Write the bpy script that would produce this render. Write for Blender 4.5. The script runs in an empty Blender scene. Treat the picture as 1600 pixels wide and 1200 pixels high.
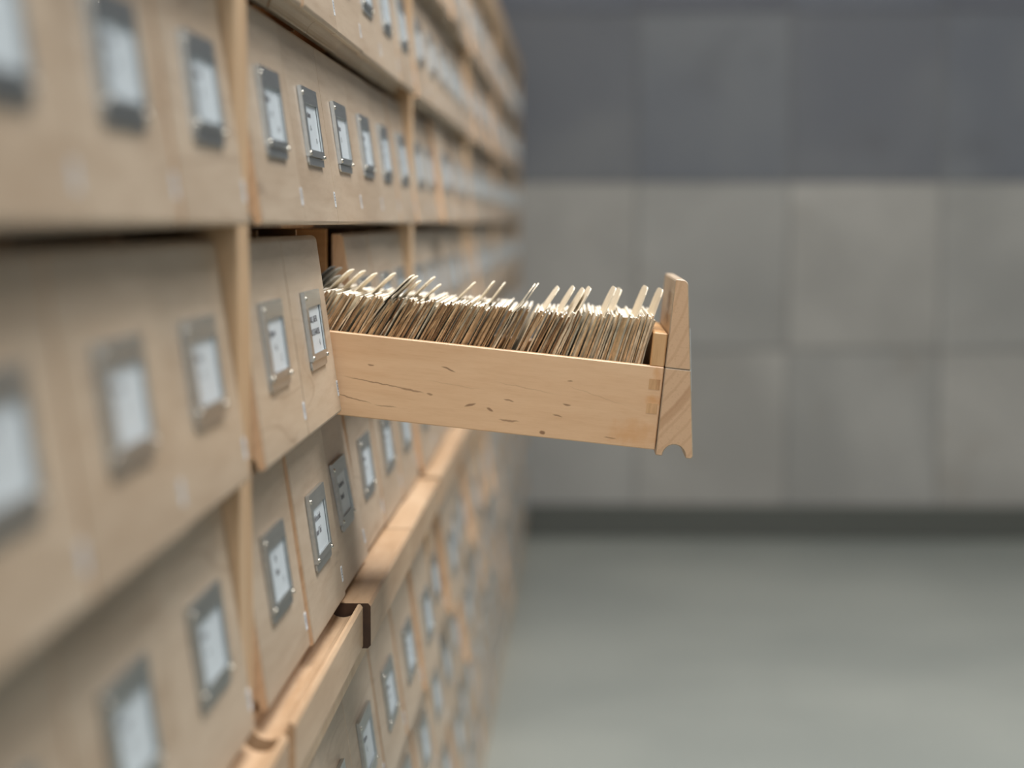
import bpy, bmesh, math, random
from mathutils import Matrix, Vector
random.seed(11)
PI = math.pi
scn = bpy.context.scene
col = scn.collection

# ------------------------------------------------------------------ camera, world, lights, exposure
H = 0.83            # eye height
D = 0.1575          # camera distance from the cabinet front plane (x = 0)
F = 3000.0          # focal length in pixels of the 1600 px frame
VPX, VPY = 907.0, 347.0
cam = bpy.data.cameras.new('camera')
cam_o = bpy.data.objects.new('camera', cam)
col.objects.link(cam_o)
cam.sensor_fit = 'HORIZONTAL'
cam.sensor_width = 36.0
cam.lens = F / 1600.0 * 36.0
cam.clip_start = 0.01
pitch = math.atan((600 - VPY) / F)
yaw = math.atan((VPX - 800) * math.cos(pitch) / F)
cam_o.location = (D, 0, H)
cam_o.rotation_euler = (PI / 2 - pitch, 0, yaw)
cam.dof.use_dof = True
cam.dof.focus_distance = 1.185
cam.dof.aperture_fstop = 4.0
cam.dof.aperture_blades = 0
scn.camera = cam_o

w = bpy.data.worlds.new('world')
scn.world = w
w.use_nodes = True
bg = w.node_tree.nodes['Background']
bg.inputs[0].default_value = (0.80, 0.90, 1.0, 1)
bg.inputs[1].default_value = 0.19

def area(name, loc, rot, sx, sy, power, color):
    l = bpy.data.lights.new(name, 'AREA')
    l.shape = 'RECTANGLE'
    l.size, l.size_y = sx, sy
    l.energy = power
    l.color = color
    o = bpy.data.objects.new(name, l)
    o.location = loc
    o.rotation_euler = rot
    col.objects.link(o)
    return o
area('ceiling_lamp_near', (0.42, 0.85, 2.82), (0, 0, 0), 0.7, 1.8, 62, (1.0, 0.965, 0.92))
area('ceiling_lamp_far', (0.95, 2.15, 2.82), (0, 0, 0), 1.0, 1.0, 68, (0.98, 0.98, 1.0))
area('rear_fill_light', (0.85, -2.8, 1.8), (math.radians(80), 0, math.radians(11)), 1.5, 1.5, 24, (0.93, 0.97, 1.0))  # soft fill added behind the camera for the faces turned towards it

vs = scn.view_settings
vs.view_transform = 'Standard'
vs.look = 'None'
vs.gamma = 1.0
vs.use_curve_mapping = False
vs.exposure = -0.07

# ------------------------------------------------------------------ helpers
def srgb(r, g, b):
    f = lambda c: (c / 255 / 12.92) if c / 255 <= 0.04045 else ((c / 255 + 0.055) / 1.055) ** 2.4
    return (f(r), f(g), f(b), 1)

class NT:
    def __init__(s, name):
        s.m = bpy.data.materials.new(name)
        s.m.use_nodes = True
        s.t = s.m.node_tree
        s.b = s.t.nodes['Principled BSDF']
    def n(s, typ, **kw):
        nd = s.t.nodes.new(typ)
        for k, v in kw.items():
            setattr(nd, k, v)
        return nd
    def l(s, a, b):
        s.t.links.new(a, b)
    def val(s, sock, v):
        if isinstance(v, bpy.types.NodeSocket):
            s.l(v, sock)
        else:
            sock.default_value = v
    def math(s, op, a, b=0.0, c=None):
        nd = s.n('ShaderNodeMath', operation=op)
        s.val(nd.inputs[0], a)
        s.val(nd.inputs[1], b)
        if c is not None:
            s.val(nd.inputs[2], c)
        return nd.outputs[0]
    def mix(s, fac, a, b, mode='MIX'):
        nd = s.n('ShaderNodeMix', data_type='RGBA', blend_type=mode)
        s.val(nd.inputs[0], fac)
        s.val(nd.inputs[6], a)
        s.val(nd.inputs[7], b)
        return nd.outputs[2]
    def noise(s, vec, scale, detail=3, rough=0.5, dist=0.0):
        nd = s.n('ShaderNodeTexNoise')
        s.l(vec, nd.inputs['Vector'])
        nd.inputs['Scale'].default_value = scale
        nd.inputs['Detail'].default_value = detail
        nd.inputs['Roughness'].default_value = rough
        nd.inputs['Distortion'].default_value = dist
        return nd.outputs[0]
    def smooth(s, v, a, b):
        nd = s.n('ShaderNodeMapRange', interpolation_type='SMOOTHSTEP')
        s.val(nd.inputs[0], v)
        nd.inputs[1].default_value = a
        nd.inputs[2].default_value = b
        return nd.outputs[0]
    def coords(s, scale, rnd=True):
        tc = s.n('ShaderNodeTexCoord')
        mp = s.n('ShaderNodeMapping')
        s.l(tc.outputs['Object'], mp.inputs[0])
        mp.inputs['Scale'].default_value = scale
        if not rnd:
            return mp.outputs[0], tc.outputs['Object']
        oi = s.n('ShaderNodeObjectInfo')
        m = s.math('MULTIPLY', oi.outputs['Random'], 37.0)
        add = s.n('ShaderNodeVectorMath', operation='ADD')
        s.l(mp.outputs[0], add.inputs[0])
        s.l(m, add.inputs[1])
        return add.outputs[0], tc.outputs['Object']

def wood(name, light, dark, grain='y', rough=0.42, flecks=0.5, marks=None, rnd=True, contrast=1.0, lines=0.0):
    """maple-like wood; the grain runs along the given local axis"""
    t = NT(name)
    sc = {'x': (1.0, 9, 9), 'y': (9, 1.0, 9), 'z': (9, 9, 1.0)}[grain]
    v, raw = t.coords(sc, rnd)
    big = t.noise(v, 3.2, 3, 0.5, 0.6)
    fine = t.noise(v, 26, 4, 0.6, 0.2)
    pores = t.noise(v, 120, 2, 0.5, 0.0)
    f = t.math('ADD', t.math('MULTIPLY', t.smooth(big, 0.32, 0.72), 0.55 * contrast), t.math('MULTIPLY', t.smooth(fine, 0.35, 0.75), 0.35 * contrast))
    f = t.math('ADD', f, t.math('MULTIPLY', t.smooth(pores, 0.45, 0.8), 0.18))
    c = t.mix(f, light, dark)
    if flecks > 0:
        fl = t.smooth(t.noise(v, 9, 2, 0.5, 0.3), 0.715, 0.77)
        c = t.mix(t.math('MULTIPLY', fl, flecks), c, srgb(96, 66, 40))
    if lines > 0:
        w1 = t.math('ABSOLUTE', t.math('SUBTRACT', t.noise(v, 1.3, 2, 0.4, 0.2), 0.5))
        k = t.math('MULTIPLY', t.math('SUBTRACT', 1.0, t.smooth(w1, 0.0, 0.006)), t.smooth(t.noise(v, 1.1, 2), 0.47, 0.56))
        c = t.mix(t.math('MULTIPLY', k, lines), c, srgb(120, 92, 66))
    if marks:
        sep = t.n('ShaderNodeSeparateXYZ')
        t.l(raw, sep.inputs[0])
        wob = t.math('MULTIPLY', t.math('SUBTRACT', t.noise(raw, 150, 2), 0.5), 0.0022)
        zz = t.math('ADD', sep.outputs[2], wob)
        tot = None
        for (mx, mz, a, b, sl, st) in marks:
            dx = t.math('SUBTRACT', sep.outputs[0], mx)
            dz = t.math('SUBTRACT', t.math('SUBTRACT', zz, mz), t.math('MULTIPLY', dx, sl))
            e = t.math('ADD', t.math('POWER', t.math('ABSOLUTE', t.math('DIVIDE', dx, a * 0.75)), 2.0),
                       t.math('POWER', t.math('ABSOLUTE', t.math('DIVIDE', dz, b * 0.6)), 2.0))
            k = t.math('MULTIPLY', t.math('SUBTRACT', 1.0, t.smooth(e, 0.2, 1.0)), st)
            tot = k if tot is None else t.math('MAXIMUM', tot, k)
        c = t.mix(t.math('MULTIPLY', tot, 0.8), c, srgb(104, 66, 36))
        # glue darkened patches near the joint
        for (mx, mz, a, b, st) in ((-0.0150, 0.0120, 0.016, 0.010, 0.42), (-0.0040, 0.0340, 0.006, 0.004, 0.6), (-0.0035, 0.0500, 0.0035, 0.006, 0.55)):
            dx = t.math('DIVIDE', t.math('SUBTRACT', sep.outputs[0], mx), a)
            dz = t.math('DIVIDE', t.math('SUBTRACT', zz, mz), b)
            e = t.math('ADD', t.math('ADD', t.math('POWER', t.math('ABSOLUTE', dx), 2.0), t.math('POWER', t.math('ABSOLUTE', dz), 2.0)),
                       t.math('MULTIPLY', t.math('SUBTRACT', t.noise(raw, 160, 3), 0.5), 2.4))
            c = t.mix(t.math('MULTIPLY', t.math('SUBTRACT', 1.0, t.smooth(e, -0.4, 1.3)), st), c, srgb(212, 148, 80))
    t.l(c, t.b.inputs['Base Color'])
    t.b.inputs['Roughness'].default_value = rough
    bp = t.n('ShaderNodeBump')
    bp.inputs['Strength'].default_value = 0.05
    bp.inputs['Distance'].default_value = 0.002
    t.l(fine, bp.inputs['Height'])
    t.l(bp.outputs[0], t.b.inputs['Normal'])
    return t.m

def end_grain(name, light, dark, centre):
    """annual rings seen on a cut end, in the local x-z plane"""
    t = NT(name)
    v, raw = t.coords((1, 1, 1), False)
    sub = t.n('ShaderNodeVectorMath', operation='SUBTRACT')
    t.l(raw, sub.inputs[0])
    sub.inputs[1].default_value = centre
    sep = t.n('ShaderNodeSeparateXYZ')
    t.l(sub.outputs[0], sep.inputs[0])
    r = t.math('SQRT', t.math('ADD', t.math('POWER', sep.outputs[0], 2.0), t.math('POWER', sep.outputs[2], 2.0)))
    r = t.math('ADD', r, t.math('MULTIPLY', t.noise(raw, 35, 2), 0.004))
    wv = t.math('SINE', t.math('MULTIPLY', r, 900.0))
    ring = t.smooth(wv, 0.45, 1.0)
    band = t.smooth(t.math('SINE', t.math('MULTIPLY', r, 150.0)), 0.86, 0.99)
    c = t.mix(t.math('MULTIPLY', ring, 0.22), light, dark)
    c = t.mix(t.math('MULTIPLY', band, 0.45), c, dark)
    c = t.mix(t.math('MULTIPLY', t.smooth(t.noise(raw, 700, 2), 0.5, 0.8), 0.25), c, dark)
    t.l(c, t.b.inputs['Base Color'])
    t.b.inputs['Roughness'].default_value = 0.5
    return t.m

def plain(name, color, rough=0.6, metal=0.0, var=0.0, scale=60):
    t = NT(name)
    if var > 0:
        v, raw = t.coords((1, 1, 1))
        n = t.noise(v, scale, 3)
        d = tuple(c * (1 - var) for c in color[:3]) + (1,)
        t.l(t.mix(t.smooth(n, 0.3, 0.7), d, color), t.b.inputs['Base Color'])
    else:
        t.b.inputs['Base Color'].default_value = color
    t.b.inputs['Roughness'].default_value = rough
    t.b.inputs['Metallic'].default_value = metal
    return t.m

def finish(name, bm, mats, parent=None, bevel=0.0, smooth=False):
    if bevel:
        bm.normal_update()
        es = [e for e in bm.edges if len(e.link_faces) == 2 and e.calc_face_angle(0) > 0.6]
        bmesh.ops.bevel(bm, geom=es, offset=bevel, segments=1, affect='EDGES', profile=0.5)
    bmesh.ops.recalc_face_normals(bm, faces=bm.faces)
    me = bpy.data.meshes.new(name)
    bm.to_mesh(me)
    bm.free()
    for m in (mats if isinstance(mats, (list, tuple)) else [mats]):
        me.materials.append(m)
    if smooth:
        for p in me.polygons:
            p.use_smooth = True
    return me

def link(name, me, parent=None, loc=(0, 0, 0), rot=(0, 0, 0)):
    o = bpy.data.objects.new(name, me)
    col.objects.link(o)
    o.parent = parent
    o.location = loc
    o.rotation_euler = rot
    return o

def tag(o, label, cat, group=None, kind=None):
    if label:
        o['label'] = label
    if cat:
        o['category'] = cat
    if group:
        o['group'] = group
    if kind:
        o['kind'] = kind
    return o

def box(bm, x0, x1, y0, y1, z0, z1, mi=0):
    vs_ = [bm.verts.new(p) for p in ((x0, y0, z0), (x1, y0, z0), (x1, y1, z0), (x0, y1, z0), (x0, y0, z1), (x1, y0, z1), (x1, y1, z1), (x0, y1, z1))]
    for f in ((3, 2, 1, 0), (4, 5, 6, 7), (0, 1, 5, 4), (1, 2, 6, 5), (2, 3, 7, 6), (3, 0, 4, 7)):
        bm.faces.new([vs_[i] for i in f]).material_index = mi

def prism(bm, prof, y0, y1, mi=0, emi=None):
    """extrude an x-z outline along y; the ends take material slot emi"""
    a = [bm.verts.new((p[0], y0, p[1])) for p in prof]
    b = [bm.verts.new((p[0], y1, p[1])) for p in prof]
    n = len(prof)
    for i in range(n):
        bm.faces.new((a[i], a[(i + 1) % n], b[(i + 1) % n], b[i])).material_index = mi
    e = mi if emi is None else emi
    bm.faces.new(list(reversed(a))).material_index = e
    bm.faces.new(b).material_index = e

def box_mesh(name, x0, x1, y0, y1, z0, z1, mat, bevel=0.0008):
    bm = bmesh.new()
    box(bm, x0, x1, y0, y1, z0, z1)
    return finish(name, bm, mat, bevel=bevel)

# ------------------------------------------------------------------ materials
M_front = wood('wood_drawer_front', srgb(191, 173, 151), srgb(165, 143, 119), 'y', 0.38, 0.25, lines=0.3)
M_front_end = end_grain('wood_front_end', srgb(216, 180, 144), srgb(174, 130, 92), (-0.15, 0, 0.135))
M_post = wood('wood_post', srgb(220, 190, 154), srgb(190, 152, 112), 'z', 0.4, 0.1)
M_inner = wood('wood_inside', srgb(196, 150, 100), srgb(150, 102, 58), 'x', 0.55, 0.1)
M_board = wood('wood_pull_board', srgb(204, 176, 145), srgb(172, 138, 104), 'y', 0.34, 0.1)
M_dark_end = plain('dark_board_end', srgb(70, 46, 28), 0.7, 0, 0.3, 120)  # dark brown for the end faces of one pull-out board
MARKS = [(-0.1839, 0.0369, 0.0034, 0.0012, -0.1, 0.8), (-0.1349, 0.0395, 0.0072, 0.0011, -0.27, 0.85),
         (-0.1790, 0.0260, 0.0330, 0.0008, -0.09, 0.75), (-0.1575, 0.0238, 0.0130, 0.0013, -0.12, 0.7), (-0.1450, 0.0226, 0.0032, 0.0014, 0.0, 0.7),
         (-0.1930, 0.0146, 0.0180, 0.0008, -0.16, 0.75), (-0.1720, 0.0120, 0.0110, 0.0008, -0.02, 0.55),
         (-0.1189, 0.0185, 0.0055, 0.0018, 0.35, 0.85), (-0.1062, 0.0170, 0.0034, 0.0019, -0.4, 0.85), (-0.0949, 0.0240, 0.0052, 0.0011, -0.15, 0.75),
         (-0.0935, 0.0113, 0.0100, 0.0012, 0.02, 0.7), (-0.0582, 0.0253, 0.0042, 0.0010, -0.1, 0.8), (-0.0633, 0.0177, 0.0050, 0.0010, -0.1, 0.75),
         (-0.0718, 0.0061, 0.0030, 0.0024, 0.0, 0.95), (-0.0579, 0.0402, 0.0030, 0.0009, 0.0, 0.7), (-0.0289, 0.0073, 0.0062, 0.0009, 0.0, 0.65),
         (-0.0850, 0.0330, 0.0300, 0.0006, -0.10, 0.25), (-0.0400, 0.0330, 0.0300, 0.0006, -0.22, 0.22), (-0.1300, 0.0300, 0.0300, 0.0005, -0.05, 0.22)]
M_side = wood('wood_drawer_side', srgb(234, 196, 156), srgb(212, 168, 125), 'x', 0.36, 0.0, MARKS, False, 0.8)
M_box_end = wood('wood_box_front_end', srgb(222, 182, 132), srgb(184, 132, 80), 'z', 0.5, 0.2)
M_finger = wood('wood_finger_joint', srgb(228, 186, 138), srgb(162, 112, 66), 'z', 0.5, 0.3, contrast=1.3)
M_glue = plain('glue_stain_wood', srgb(206, 146, 78), 0.5, 0, 0.12, 90)
M_steel = NT('brushed_steel')
_v, _r = M_steel.coords((30, 2, 30))
_n = M_steel.noise(_v, 14, 3)
M_steel.l(M_steel.mix(_n, srgb(172, 176, 176), srgb(208, 211, 209)), M_steel.b.inputs['Base Color'])
M_steel.b.inputs['Metallic'].default_value = 0.95
M_steel.b.inputs['Roughness'].default_value = 0.34
M_steel = M_steel.m
M_rivet = plain('rivet_steel', srgb(205, 200, 188), 0.2, 1.0)
M_paper = plain('label_paper', srgb(202, 211, 216), 0.35, 0, 0.04, 40)
M_ink = plain('label_ink', srgb(104, 104, 108), 0.7)
M_sticker = plain('sticker_paper', srgb(212, 216, 220), 0.5, 0, 0.03)
M_card = plain('card_cream', srgb(238, 229, 212), 0.75, 0, 0.10, 90)
M_guide = plain('guide_card_buff', srgb(232, 220, 198), 0.7, 0, 0.10, 90)
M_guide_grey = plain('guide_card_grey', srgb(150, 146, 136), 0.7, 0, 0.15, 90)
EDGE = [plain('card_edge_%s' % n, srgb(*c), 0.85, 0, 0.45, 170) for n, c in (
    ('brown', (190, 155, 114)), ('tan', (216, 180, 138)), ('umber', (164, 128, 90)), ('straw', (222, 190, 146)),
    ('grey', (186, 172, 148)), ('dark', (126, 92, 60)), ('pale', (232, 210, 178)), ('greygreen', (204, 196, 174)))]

# ------------------------------------------------------------------ room
WALL_Y = 5.03
def room():
    t = NT('polished_floor')
    v, raw = t.coords((1, 1, 1), False)
    c = t.mix(t.smooth(t.noise(v, 1.3, 4), 0.3, 0.7), srgb(150, 155, 149), srgb(170, 174, 166))
    c = t.mix(t.math('MULTIPLY', t.noise(v, 60, 3), 0.25), c, srgb(130, 134, 128))
    t.l(c, t.b.inputs['Base Color'])
    t.b.inputs['Roughness'].default_value = 0.34
    bm = bmesh.new()
    box(bm, -0.6, 4.5, -3.5, WALL_Y + 0.1, -0.1, 0.0)
    tag(link('floor', finish('floor', bm, t.m)), 'smooth grey green polished concrete floor', None, None, 'structure')
    # back wall: a wall with large stone tiles in front of it
    bm = bmesh.new()
    box(bm, -0.6, 4.5, WALL_Y + 0.012, WALL_Y + 0.14, 0, 2.9)
    wall = tag(link('wall_back', finish('wall_back', bm, plain('tile_grout', srgb(134, 134, 131), 0.9))), 'grey tiled stone wall beyond the drawers', None, None, 'structure')
    def tile_mat(name, a, b, cc):
        t = NT(name)
        v, raw = t.coords((1, 1, 1))
        c = t.mix(t.smooth(t.noise(v, 2.0, 3, 0.5, 0.4), 0.3, 0.72), a, b)
        c = t.mix(t.math('MULTIPLY', t.smooth(t.noise(v, 5.0, 3, 0.6), 0.55, 0.8), 0.5), c, cc)
        t.l(c, t.b.inputs['Base Color'])
        t.b.inputs['Roughness'].default_value = 0.55
        return t.m
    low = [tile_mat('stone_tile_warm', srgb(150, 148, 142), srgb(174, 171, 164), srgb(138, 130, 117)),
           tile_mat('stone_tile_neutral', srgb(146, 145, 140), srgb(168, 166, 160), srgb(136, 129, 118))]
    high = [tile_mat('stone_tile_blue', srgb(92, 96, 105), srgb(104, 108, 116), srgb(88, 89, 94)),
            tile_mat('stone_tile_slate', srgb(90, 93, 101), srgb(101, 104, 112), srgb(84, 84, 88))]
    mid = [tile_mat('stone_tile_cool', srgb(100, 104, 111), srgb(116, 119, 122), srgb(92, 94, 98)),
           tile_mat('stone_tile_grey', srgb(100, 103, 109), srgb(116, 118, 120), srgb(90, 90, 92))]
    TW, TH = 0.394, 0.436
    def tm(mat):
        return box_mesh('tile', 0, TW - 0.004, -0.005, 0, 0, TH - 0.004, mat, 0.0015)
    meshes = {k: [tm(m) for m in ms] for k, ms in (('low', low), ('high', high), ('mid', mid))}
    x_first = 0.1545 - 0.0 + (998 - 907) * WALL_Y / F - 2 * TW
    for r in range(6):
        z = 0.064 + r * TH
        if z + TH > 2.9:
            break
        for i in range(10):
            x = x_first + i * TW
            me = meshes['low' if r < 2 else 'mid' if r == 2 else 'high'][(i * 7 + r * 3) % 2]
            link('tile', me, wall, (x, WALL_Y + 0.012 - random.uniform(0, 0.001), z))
    bm = bmesh.new()
    box(bm, -0.6, 4.5, WALL_Y - 0.014, WALL_Y + 0.012, 0, 0.086)
    tag(link('baseboard_back', finish('baseboard_back', bm, plain('baseboard_dark', srgb(84, 86, 80), 0.45), bevel=0.002)), 'dark grey skirting along the tiled wall', None, None, 'structure')
    bm = bmesh.new()
    box(bm, -0.6, -0.47, -3.5, WALL_Y + 0.1, 0, 2.9)
    tag(link('wall_left', finish('wall_left', bm, plain('plaster', srgb(170, 170, 166), 0.9, 0, 0.05))), 'plain plaster wall behind the drawer cabinets', None, None, 'structure')
    bm = bmesh.new()
    box(bm, -0.6, 4.5, -3.5, WALL_Y + 0.1, 2.9, 3.0)
    tag(link('ceiling', finish('ceiling', bm, plain('ceiling_paint', srgb(200, 200, 196), 0.9))), 'pale painted ceiling of the card room', None, None, 'structure')
room()

# ------------------------------------------------------------------ layout of the drawer cabinets
L = 0.9025            # one bay
P = 0.118          # one row
CW = 0.145         # one column
ST = 0.015         # side panel of a cabinet
N_COL = {0: 6, 1: 6, 2: 6, 3: 6, 4: 6, 5: 3}
def bay_y(b):
    return b * L - 0.006
def col_y(b, c):   # centre of a column
    return b * L - 0.006 + ST + CW * (c + 0.5)
UP_ROWS = [H + 2 * P, H + P, H, H - P, H - 2 * P]      # shelf tops, row 0 is the topmost
BASE_X = 0.0145    # how far the base cabinet stands forward
LEDGE_T = UP_ROWS[4] - 0.005
LEDGE_H = 0.030
BASE_TOP = LEDGE_T - LEDGE_H - 0.004
LO_ROWS = [BASE_TOP - 0.012 - P * (i + 1) for i in range(4)]
ALL_ROWS = UP_ROWS + LO_ROWS

# ------------------------------------------------------------------ drawer front meshes
XB = -0.0177
FH = 0.1114        # front height
def front_profile():
    xbot = XB + 0.0237
    xtop = XB + 0.0088
    pts = [(XB, 0.0)]
    # concave finger groove in the underside
    g0, g1, gh = XB + 0.0045, XB + 0.0190, 0.0078
    for i in range(13):
        a = PI - PI * i / 12
        pts.append(((g0 + g1) / 2 + (g1 - g0) / 2 * math.cos(a), gh * math.sin(a)))
    pts += [(xbot - 0.0016, 0.0), (xbot - 0.0004, 0.0006), (xbot, 0.0020)]
    for i in range(6):
        a = (PI / 2) * i / 5
        pts.append((xtop - 0.0038 + 0.0038 * math.cos(a), FH - 0.0038 + 0.0038 * math.sin(a)))
    pts.append((XB + 0.0008, FH))
    pts.append((XB, FH - 0.0008))
    return pts
FRONT = front_profile()
FW2 = 0.0717
def split_profile(prof, zc, upper):
    out = []
    n = len(prof)
    keep = (lambda z: z >= zc) if upper else (lambda z: z <= zc)
    for i in range(n):
        a, b = prof[i], prof[(i + 1) % n]
        if keep(a[1]):
            out.append(a)
        if (a[1] - zc) * (b[1] - zc) < 0:
            t = (zc - a[1]) / (b[1] - a[1])
            out.append((a[0] + t * (b[0] - a[0]), zc))
    return out
def front_mesh(prof):
    bm = bmesh.new()
    prism(bm, prof, -FW2, FW2, 0, 1)
    return finish('drawer_front', bm, [M_front, M_front_end], bevel=0.0006)
ME_front = front_mesh(FRONT)
# slanted face: position and tilt of things fixed on it
FACE_SL = (0.0237 - 0.0088) / (FH)
TILT = -math.atan(FACE_SL)
def face_x(z):
    return XB + 0.0237 - FACE_SL * z
# label holder, local frame: x out of the face, y along the wall, z up; origin at holder's centre on the face
HWd, HHt, HTk = 0.063, 0.0455, 0.0024
def holder_mesh():
    bm = bmesh.new()
    y0, y1 = -HWd / 2, HWd / 2
    z0, z1 = -HHt / 2, HHt / 2
    wy0, wy1, wz0, wz1 = y0 + 0.0085, y1 - 0.0050, z0 + 0.0090, z1 - 0.0094
    # plate around the window
    box(bm, HTk - 0.0009, HTk, y0, y1, wz1, z1)
    box(bm, HTk - 0.0009, HTk, y0, y1, z0 + 0.0050, wz0)
    box(bm, HTk - 0.0009, HTk, y0, wy0, wz0, wz1)
    box(bm, HTk - 0.0009, HTk, wy1, y1, wz0, wz1)
    # returns to the wood
    box(bm, 0, HTk - 0.0009, y0, y0 + 0.0009, z0 + 0.005, z1)
    box(bm, 0, HTk - 0.0009, y1 - 0.0009, y1, z0 + 0.005, z1)
    box(bm, 0, HTk - 0.0009, y0 + 0.0009, y1 - 0.0009, z1 - 0.0009, z1)
    # lower lip, bent back a little, rounded corners
    vs_ = []
    pts = [(y0, z0 + 0.0046), (y0, z0 + 0.0016), (y0 + 0.0016, z0), (y1 - 0.0016, z0), (y1, z0 + 0.0016), (y1, z0 + 0.0046)]
    a = [bm.verts.new((HTk - 0.0021, p[0], p[1])) for p in pts]
    b = [bm.verts.new((HTk - 0.0010, p[0], p[1])) for p in pts]
    bm.faces.new(b)
    bm.faces.new(list(reversed(a)))
    for i in range(6):
        j = (i + 1) % 6
        bm.faces.new((a[i], a[j], b[j], b[i]))
    return finish('label_holder', bm, M_steel), (wy0, wy1, wz0, wz1)
ME_holder, WIN = holder_mesh()
ME_paper = box_mesh('label_card', 0.0006, 0.0012, WIN[0] - 0.002, WIN[1] + 0.002, WIN[2] - 0.002, WIN[3] + 0.002, M_paper, 0)
def rivet_mesh():
    bm = bmesh.new()
    bmesh.ops.create_uvsphere(bm, u_segments=10, v_segments=6, radius=0.0013)
    for v in bm.verts:
        v.co.x *= 0.8
    return finish('rivet', bm, M_rivet, smooth=True)
ME_rivet = rivet_mesh()
RIV = [(HTk, -HWd / 2 + 0.0030, HHt / 2 - 0.0042), (HTk, -HWd / 2 + 0.0030, -HHt / 2 + 0.0068), (HTk, HWd / 2 - 0.0024, -HHt / 2 + 0.0056)]
ME_sticker = box_mesh('number_sticker', 0, 0.0003, -0.0030, 0.0030, -0.0048, 0.0048, M_sticker, 0)

OPEN = (1, 2, 3)
TEXTS = {}
def text_mesh(body, size, align='LEFT'):
    key = (body, size, align)
    if key not in TEXTS:
        cu = bpy.data.curves.new('lettering', 'FONT')
        cu.body = body
        cu.size = size
        cu.align_x = align
        cu.extrude = 0.00005
        o = bpy.data.objects.new('lettering', cu)
        col.objects.link(o)
        bpy.context.view_layer.update()
        dg = bpy.context.evaluated_depsgraph_get()
        me = bpy.data.meshes.new_from_object(o.evaluated_get(dg))
        me.materials.clear()
        me.materials.append(M_ink)
        col.objects.unlink(o)
        bpy.data.objects.remove(o)
        # text plane -> face plane: text x along +y, text y along +z, normal +x
        me.transform(Matrix(((0, 0, 1, 0), (1, 0, 0, 0), (0, 1, 0, 0), (0, 0, 0, 1))))
        TEXTS[key] = me
    return TEXTS[key]

# ------------------------------------------------------------------ which repeats the frame (with a margin) can show
R3 = cam_o.rotation_euler.to_matrix().transposed()
def project(p):
    q = R3 @ (Vector(p) - cam_o.location)
    if q.z > -0.05:
        return None
    return 800 + F * q.x / -q.z, 600 - F * q.y / -q.z
def in_view(x, y0, y1, z0, z1, m=150):
    pts = [project((x, y, z)) for y in (y0, y1) for z in (z0, z1)]
    pts = [p for p in pts if p]
    if not pts:
        return False
    xs, ys = [p[0] for p in pts], [p[1] for p in pts]
    return max(xs) > -m and min(xs) < 1600 + m and max(ys) > -m and min(ys) < 1200 + m

ORD = ['first', 'second', 'third', 'fourth', 'fifth', 'sixth']
POST = {1: 'near', 2: 'second', 3: 'third', 4: 'fourth', 5: 'fifth'}
ROWN = ['three rows above the open drawer', 'two rows above the open drawer', 'one row above the open drawer',
        "in the open drawer's row", 'in the row just above the ledge', 'first row below the ledge',
        'second row below the ledge', 'third row below the ledge', 'fourth row below the ledge']
SPECIAL = {(1, 1, 2): [('Sachsen', 0.0062, 0.004, 0.0055), ('A - ', 0.0055, 0.014, -0.002), ('11', 0.005, 0.032, -0.009)],
           (1, 0, 2): [('Rhein', 0.0062, 0.004, 0.0055), ('M', 0.0055, 0.016, -0.002), ('10', 0.005, 0.032, -0.009)],
           (1, 1, 3): [('BIRKE, KIEFER', 0.0060, 0.002, 0.0040), ('HOLZHANDEL', 0.0062, 0.003, -0.0035), ('4', 0.0062, 0.032, -0.0105)],
           (1, 0, 3): [('Register', 0.0062, 0.006, 0.0045), ('Ba', 0.0055, 0.018, -0.003), ('3', 0.006, 0.032, -0.0095)],
           (1, 1, 4): [('Wirtschaft', 0.0066, 0.004, 0.0045), ('und Tief', 0.0066, 0.006, -0.0035)],
           (1, 0, 4): [('Sp', 0.0062, 0.016, 0.0055), ('Stein', 0.0060, 0.014, -0.002), ('2', 0.005, 0.034, -0.0085)],
           (1, 2, 4): [('Technik und', 0.0060, 0.006, 0.0045), ('Handel', 0.0060, 0.008, -0.0035)]}
PULL = {(1, 2, 4): 0.0015, (1, 1, 4): 0.0030, (1, 0, 3): 0.0010, (1, 1, 3): 0.0012, (1, 1, 2): 0.0004, (1, 0, 2): 0.0006, (1, 0, 4): 0.0008,
        (2, 1, 5): 0.007, (2, 3, 6): 0.007, (1, 5, 5): 0.006, (1, 3, 6): 0.006, (3, 1, 5): 0.009, (2, 4, 5): 0.008}

def drawer_label(b, c, r):
    sp = {(1, 1, 3): 'closed drawer with two printed label lines, touching the open drawer on its near side',
          (1, 1, 4): 'closed drawer with sharp two line label, diagonally under the open drawer, above the ledge',
          (1, 2, 4): 'closed drawer with shaded label directly under the open drawer'}
    if (b, c, r) in sp:
        return sp[(b, c, r)]
    if b == 0:
        return 'closed drawer, %s column before the near post, %s' % (ORD[5 - c], ROWN[r])
    return 'closed drawer, %s column past the %s post, %s' % (ORD[c], POST[b], ROWN[r])

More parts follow.
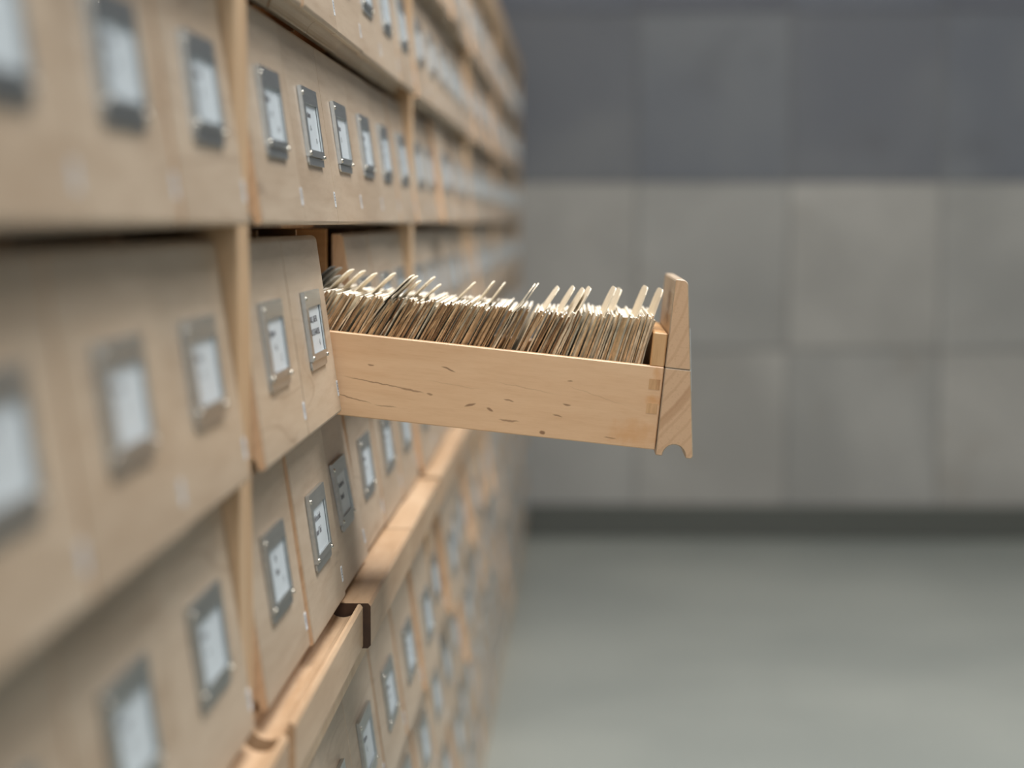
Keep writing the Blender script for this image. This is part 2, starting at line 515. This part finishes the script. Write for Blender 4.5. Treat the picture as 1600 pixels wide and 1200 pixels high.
def add_fittings(root, b, c, r, near):
    zc = 0.0565
    if r >= 5:
        zc = 0.053
    h = link('label_holder', ME_holder, root, (face_x(zc), 0.0, zc), (0, TILT, 0))
    if near and (b, c, r) != OPEN:
        for q in RIV:
            link('rivet', ME_rivet, h, q)
    lc = link('label_card', ME_paper, root, (face_x(zc), 0.0, zc), (0, TILT, 0))
    if (b, c, r) in SPECIAL:
        lines = SPECIAL[(b, c, r)]
    elif near:
        lines = [('Abc' * random.randint(1, 2), 0.006, 0.006, 0.0045), ('No', 0.0055, 0.014, -0.003)]
    else:
        lines = []
    if (b, c, r) not in SPECIAL and near:
        lines = [(random.choice(['Baum', 'Garten', 'Hafen', 'Kunst', 'Musik', 'Natur', 'Reise', 'Stadt', 'Wald']), 0.006, 0.006, 0.0045),
                 (random.choice(['A', 'Be', 'Li', 'M', 'Ra', 'S']), 0.0055, 0.014, -0.003)]
    for body, size, yy, zz in lines:
        t = link('lettering', text_mesh(body, size * 0.88), lc, (0.0013, WIN[0] + yy + 0.002, zz))
    zs = 0.0155
    s = link('number_sticker', ME_sticker, root, (face_x(zs) + 0.0001, FW2 - 0.0036, zs), (0, TILT, 0))
    if near:
        link('lettering', STICK_TXT, s, (0.0004, -0.0012, -0.0030), (0, 0, 0))

def _st():
    me = text_mesh('1604', 0.0034).copy()
    me.transform(Matrix.Rotation(PI / 2, 4, 'X'))
    me.transform(Matrix.Translation((0, 0.0018, 0)))
    return me
STICK_TXT = _st()

n_dr = 0
for r, zb in enumerate(ALL_ROWS):
    xo = BASE_X if r >= 5 else 0.0
    for b in range(6):
        for c in range(N_COL[b]):
            if (b, c, r) == OPEN:
                continue
            y = col_y(b, c)
            if not in_view(xo, y - CW / 2, y + CW / 2, zb, zb + P):
                continue
            pull = PULL.get((b, c, r))
            if pull is None:
                pull = random.uniform(-0.0012, 0.0012) if random.random() > 0.12 or b == 0 else random.uniform(0.002, 0.005)
            root = bpy.data.objects.new('catalog_drawer', None)
            col.objects.link(root)
            root.empty_display_size = 0.03
            root.location = (xo + pull, y, zb - 0.0015)
            if (b, c, r) == (1, 2, 4):
                root.rotation_euler = (0, -0.045, 0)  # tilted back to put shade on its face and label
            tag(root, drawer_label(b, c, r), 'drawer', 'closed card catalog drawers in the wooden cabinets')
            link('front', ME_front, root)
            add_fittings(root, b, c, r, y < 1.85)
            n_dr += 1
print('drawers', n_dr)

# ------------------------------------------------------------------ cabinets
DEP = 0.45
def cabinet(b):
    y0 = bay_y(b)
    n = N_COL[b]
    y1 = y0 + 2 * ST + n * CW
    where = {0: 'before the near post', 1: 'holding the open drawer', 2: 'just past the second post', 3: 'past the third post', 4: 'past the fourth post', 5: 'at the far end'}[b]
    top = H + 3 * P
    bot = UP_ROWS[4] - 0.0045
    root = bpy.data.objects.new('upper_cabinet', None)
    col.objects.link(root)
    root.location = (0, y0, bot)
    tag(root, 'pale wood upper catalog cabinet of five drawer rows, bay ' + where, 'cabinet', 'upper card catalog cabinets')
    hh = top - bot
    w_ = y1 - y0
    sp = box_mesh('side_panel', -DEP, 0, 0, ST, 0, hh + 0.001, M_post, 0.0008)
    link('side_panel', sp, root)
    link('side_panel', sp, root, (0, w_ - ST, 0))
    link('top_panel', box_mesh('top_panel', -DEP, 0.004, 0, w_, hh + 0.001, hh + 0.050, M_post, 0.002), root)
    link('back_panel', box_mesh('back_panel', -DEP - 0.008, -DEP, 0, w_, 0, hh, M_inner, 0), root)
    sh = box_mesh('shelf', -DEP, -0.030, ST, w_ - ST, -0.004, 0.0, M_inner, 0)
    for z in UP_ROWS:
        link('shelf', sh, root, (0, 0, z - bot))
    pa = box_mesh('partition', -DEP, -0.0205, -0.002, 0.002, 0, P - 0.0045, M_inner, 0.0005)
    for z in UP_ROWS:
        for k in range(1, n):
            if in_view(0, y0 + ST + CW * k, y0 + ST + CW * k, z, z + P, 200):
                link('partition', pa, root, (0, ST + CW * k, z - bot))
    # base cabinet, standing a little further forward
    root = bpy.data.objects.new('base_cabinet', None)
    col.objects.link(root)
    root.location = (0, y0, 0)
    tag(root, 'pale wood base catalog cabinet below the ledge, bay ' + where, 'cabinet', 'base card catalog cabinets')
    hb = LEDGE_T - LEDGE_H - 0.002
    sp = box_mesh('side_panel', -DEP, BASE_X, 0, ST, 0.075, hb, M_post, 0.0008)
    link('side_panel', sp, root)
    link('side_panel', sp, root, (0, w_ - ST, 0))
    link('top_rail', box_mesh('top_rail', -DEP, BASE_X - 0.001, ST, w_ - ST, LO_ROWS[0] + P - 0.003, hb, M_post, 0.0008), root)
    link('plinth', box_mesh('plinth', -DEP, BASE_X - 0.004, 0, w_, 0.0, 0.0745, M_post, 0.001), root)
    link('back_panel', box_mesh('back_panel', -DEP - 0.008, -DEP, 0, w_, 0, hb, M_inner, 0), root)
    sh = box_mesh('shelf', -DEP, BASE_X - 0.030, ST, w_ - ST, -0.004, 0.0, M_inner, 0)
    for z in LO_ROWS:
        link('shelf', sh, root, (0, 0, z))
    # spacer strips beside the pull-out boards (they carry the upper cabinet)
    zb = UP_ROWS[4] - 0.0045
    sp = box_mesh('spacer', -DEP, -0.030, 0, 0.009, hb, zb, M_post, 0)
    link('spacer', sp, root)
    link('spacer', sp, root, (0, w_ - 0.009, 0))
    # pull-out boards, two columns wide
    m = n // 2 if n > 3 else 1
    bw = w_ / m
    for k in range(m):
        xf = 0.0205 if b == 0 or (b, k) == (1, 0) else 0.0252
        grooved = b == 0 or (b, k) == (1, 0)
        ya, yb = k * bw + (0.0095 if k == 0 else 0.0015), (k + 1) * bw - (0.0095 if k == m - 1 else 0.0015)
        yA, yB = y0 + ya, y0 + yb
        if not in_view(0.02, yA, yB, LEDGE_T - LEDGE_H, LEDGE_T):
            continue
        bm = bmesh.new()
        lo, hi = -LEDGE_H + 0.001, 0.0
        prof = [(-0.35, lo), (xf - 0.002, lo), (xf, lo + 0.002), (xf, hi - 0.002), (xf - 0.0015, hi)]
        if grooved:
            gc, gr, gd = xf - 0.0125, 0.0095, 0.0085
            for i in range(13):
                a = PI * i / 12
                prof.append((gc + gr * math.cos(a), hi - gd * math.sin(a)))
        else:
            prof.insert(5, (xf - 0.010, hi))
        prof.append((-0.35, hi))
        prism(bm, prof, 0, yB - yA, 0, 1)
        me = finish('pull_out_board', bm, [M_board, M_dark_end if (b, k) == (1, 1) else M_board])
        o = link('pull_out_board', me, None, (0, yA, LEDGE_T))
        wh = {0: 'before the near post', 1: 'in the bay of the open drawer', 2: 'past the second post', 3: 'past the third post', 4: 'past the fourth post', 5: 'at the far end'}[b]
        tag(o, ('grooved wooden pull-out board, ' if grooved else 'smooth wooden pull-out board, ') + ORD[k] + ' along the ledge ' + wh, 'pull-out board', 'pull-out boards along the ledge')
for b in range(6):
    cabinet(b)

# ------------------------------------------------------------------ the open drawer
TH = math.radians(6.1)
yo = col_y(1, 2)
BK = Vector((0.2049, yo, H - 0.1461))          # lower back corner of its front
Rm = Matrix.Rotation(TH, 4, 'Y')
org = BK - (Rm @ Vector((XB, 0, 0)))
open_m = Matrix.Translation(org) @ Rm
od = bpy.data.objects.new('open_catalog_drawer', None)
col.objects.link(od)
od.location = org
od.rotation_euler = (0, TH, 0)
tag(od, 'long open wooden catalog drawer full of upright cards, pulled far out and sagging', 'drawer')
ZS = 0.0555
SH_B = 0.003
BL = 0.36
link('upper_front', front_mesh(split_profile(FRONT, ZS + 0.00004, True)), od)
link('lower_front', front_mesh(split_profile(FRONT, ZS - 0.00004, False)), od)
add_fittings(od, 1, 2, 3, True)
bo2 = 0.0690       # half outer width of the box
sm = box_mesh('side_board', -BL, 0, 0, 0.008, SH_B, ZS, M_side, 0.0006)
# local marks are given relative to the front end of the board
side_near = link('side_board', sm, od, (XB - 0.0004, -bo2, 0))
link('side_board', sm, od, (XB - 0.0004, bo2 - 0.008, 0))
link('box_front', box_mesh('box_front', XB - 0.0094, XB - 0.0004, -bo2 + 0.0004, bo2 - 0.0004, ZS - 0.0002, 0.0768, M_box_end, 0.0008), od)
link('box_front_core', box_mesh('box_front_core', XB - 0.0094, XB - 0.0004, -bo2 + 0.008, bo2 - 0.008, SH_B + 0.006, ZS - 0.0002, M_box_end, 0), od)
link('box_bottom', box_mesh('box_bottom', XB - BL, XB - 0.0004, -bo2 + 0.008, bo2 - 0.008, SH_B + 0.001, SH_B + 0.006, M_inner, 0), od)
link('box_back', box_mesh('box_back', XB - BL, XB - BL + 0.009, -bo2 + 0.008, bo2 - 0.008, SH_B + 0.006, 0.075, M_box_end, 0), od)
# finger joint ends showing through the side, and the lighter end strip of the box front
fm = bmesh.new(); box(fm, -0.0070, 0, -0.00015, 0.001, 0, 0.0066)
fme = finish('finger_joint', fm, M_finger, bevel=0.0)
for z in (0.0408, 0.0255):
    link('finger_joint', fme, side_near, (-0.0015, 0, z))

# ---- cards
CH, CWD = 0.0765, 0.117
CZ = SH_B + 0.0062
def lean_at(x):    # lean of a card in the drawer's frame, by the place of its foot; x = distance behind the front
    tbl = [(0.0, 8.0), (0.02, 8.5), (0.045, 10.5), (0.075, 15.0), (0.095, 19.5), (0.13, 20.5), (0.17, 22.5), (0.23, 24.5), (0.4, 25.5)]
    for (a, va), (b_, vb) in zip(tbl, tbl[1:]):
        if x <= b_:
            return math.radians(va + (vb - va) * (x - a) / (b_ - a))
    return math.radians(26)

def sheet(name, w0, w1, h, tab, thick, bend, mats, notch=0.0):
    """a thin upright card; tab = (y0, y1, height) or None; bend = how far its head curls over"""
    tot = h + (tab[2] if tab else 0)
    cx = lambda s: bend * (s / tot) ** 3
    bm = bmesh.new()
    ys = [w0, w1] if not tab else sorted({w0, tab[0], tab[1], w1})
    rows = []
    for s in (0.0, h * 0.45, h * 0.8, h):
        rows.append([bm.verts.new((cx(s), y, s)) for y in ys])
    for a, b_ in zip(rows, rows[1:]):
        for i in range(len(ys) - 1):
            bm.faces.new((a[i], a[i + 1], b_[i + 1], b_[i]))
    if tab:
        i0, i1 = ys.index(tab[0]), ys.index(tab[1])
        prev = rows[-1][i0:i1 + 1]
        for fr, ins in ((0.4, 0.0012), (0.75, 0.0022), (0.93, 0.0045), (1.0, 0.0095)):
            s = h + tab[2] * fr
            cur = [bm.verts.new((cx(s), tab[0] + ins, s)), bm.verts.new((cx(s), tab[1] - ins, s))]
            bm.faces.new((prev[0], prev[-1], cur[1], cur[0]))
            prev = cur
    bmesh.ops.recalc_face_normals(bm, faces=bm.faces)
    bmesh.ops.solidify(bm, geom=bm.faces[:], thickness=thick)
    bm.normal_update()
    for f in bm.faces:
        f.material_index = 1 if abs(f.normal.y) > 0.75 and f.calc_center_median().z < h else 0
    return finish(name, bm, mats)

VAR = []
for i in range(24):
    e = EDGE[i % 8]
    hv = CH - 0.001 + 0.0011 * (i % 3) + random.uniform(-0.0007, 0.0007)
    VAR.append(sheet('index_card', -CWD / 2 + random.uniform(-0.001, 0.001), CWD / 2 + random.uniform(-0.001, 0.001), hv, None,
                     (0.0007, 0.0009, 0.0012)[(i // 8) % 3], random.uniform(-0.0012, 0.0022), [M_card, e]))
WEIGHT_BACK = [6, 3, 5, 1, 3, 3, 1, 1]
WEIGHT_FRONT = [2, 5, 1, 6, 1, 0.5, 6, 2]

# guide cards: (pixel of the tab's head, tab place across the card 0 = near edge, tab height, grey?)
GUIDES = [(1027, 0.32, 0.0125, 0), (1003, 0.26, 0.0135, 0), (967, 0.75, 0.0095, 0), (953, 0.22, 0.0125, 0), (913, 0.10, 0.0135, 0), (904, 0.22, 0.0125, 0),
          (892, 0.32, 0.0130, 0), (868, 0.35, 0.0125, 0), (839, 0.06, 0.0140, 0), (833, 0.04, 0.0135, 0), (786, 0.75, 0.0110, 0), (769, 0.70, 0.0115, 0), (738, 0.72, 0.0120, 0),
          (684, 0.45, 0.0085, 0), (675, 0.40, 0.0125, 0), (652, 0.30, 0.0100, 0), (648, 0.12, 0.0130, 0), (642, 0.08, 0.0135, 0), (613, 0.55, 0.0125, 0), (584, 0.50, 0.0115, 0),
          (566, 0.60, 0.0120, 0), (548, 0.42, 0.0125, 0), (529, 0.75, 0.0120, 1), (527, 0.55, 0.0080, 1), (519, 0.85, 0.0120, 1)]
inv_open = open_m.inverted()
def foot_for(px, ty, ht):
    """distance behind the front for a card whose head lands at image column px"""
    best = None
    for i in range(0, 640):
        x = 0.0195 + i * 0.0004
        a = lean_at(x)
        pl = Vector((XB - x + ht * math.sin(a), ty, CZ + ht * math.cos(a)))
        q = project(open_m @ pl)
        e = abs(q[0] - px)
        if best is None or e < best[0]:
            best = (e, x)
    return best[1]
items = []
for gi, (px, ty, th_, grey) in enumerate(GUIDES):
    y = -CWD / 2 + 0.012 + ty * (CWD - 0.034)
    th_ = th_ * (1.28 if px < 700 else 1.12) + 0.0055
    items.append((foot_for(px, y, CH + th_), gi, y, th_, grey))
items.sort()
guide_x = [i[0] for i in items]
def put(name, me, x, extra=0.0, dz=0.0, dy=0.0, skew=0.0):
    a = lean_at(x) + extra
    m = open_m @ Matrix.Translation((XB - x, dy, CZ + dz)) @ Matrix.Rotation(a, 4, 'Y') @ Matrix.Rotation(skew, 4, 'Z')
    o = bpy.data.objects.new(name, me)
    col.objects.link(o)
    o.matrix_world = m
    return o
ordn = lambda k: ['first', 'second', 'third', 'fourth', 'fifth', 'sixth', 'seventh', 'eighth', 'ninth', 'tenth', 'eleventh', 'twelfth', 'thirteenth', 'fourteenth',
                  'fifteenth', 'sixteenth', 'seventeenth', 'eighteenth', 'nineteenth', 'twentieth', 'twenty-first', 'twenty-second', 'twenty-third', 'twenty-fourth', 'twenty-fifth'][k]
for k, (x, gi, y, th_, grey) in enumerate(items):
    bend = 0.004 if x < 0.1 else (0.006 if x < 0.165 else 0.011)
    tw = 0.044 if x < 0.17 else 0.042
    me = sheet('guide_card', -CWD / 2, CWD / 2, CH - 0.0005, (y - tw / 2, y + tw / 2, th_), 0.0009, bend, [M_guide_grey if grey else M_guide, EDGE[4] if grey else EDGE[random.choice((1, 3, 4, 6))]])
    # put() works with the foot; the bend carries the head forward, so set the foot back by it
    o = put('guide_card', me, x + bend * 0.8, 0.0, 0.0003, 0.0, math.radians(3.0) if x < 0.11 else 0.0)
    tag(o, '%s guide card with raised tab, %s tab counted from the open drawer front' % ('grey' if grey else 'cream', ordn(k)), 'guide card', 'tabbed guide cards in the open drawer')
since = {}
nth = lambda k: ordn(k - 1) if k <= 25 else 'last'
ZONE = ['near the open drawer front', 'halfway along the open drawer', 'by the cabinet in the open drawer']
x = 0.0205
n_cards = 0
while x < 0.292 and n_cards < 285:
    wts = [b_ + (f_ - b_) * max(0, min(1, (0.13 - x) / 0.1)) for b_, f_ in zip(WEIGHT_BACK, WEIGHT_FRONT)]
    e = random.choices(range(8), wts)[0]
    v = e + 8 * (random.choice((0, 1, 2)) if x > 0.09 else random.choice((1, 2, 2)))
    if min(abs(x - g) for g in guide_x) > 0.0003:
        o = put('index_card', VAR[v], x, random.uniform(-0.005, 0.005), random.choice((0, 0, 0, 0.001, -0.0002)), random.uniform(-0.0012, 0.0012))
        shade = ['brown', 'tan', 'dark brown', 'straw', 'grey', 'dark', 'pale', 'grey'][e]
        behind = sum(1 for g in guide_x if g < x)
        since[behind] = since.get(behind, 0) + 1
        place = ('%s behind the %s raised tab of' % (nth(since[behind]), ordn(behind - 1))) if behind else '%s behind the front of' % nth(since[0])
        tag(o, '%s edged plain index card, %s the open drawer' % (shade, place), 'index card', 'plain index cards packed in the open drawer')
        n_cards += 1
    x += random.choices((0.0008, 0.0010, 0.0012, 0.0017, 0.0026), (4, 5, 5, 2, 0.6))[0] + (0.0002 if x < 0.09 else 0)
print('cards', n_cards)
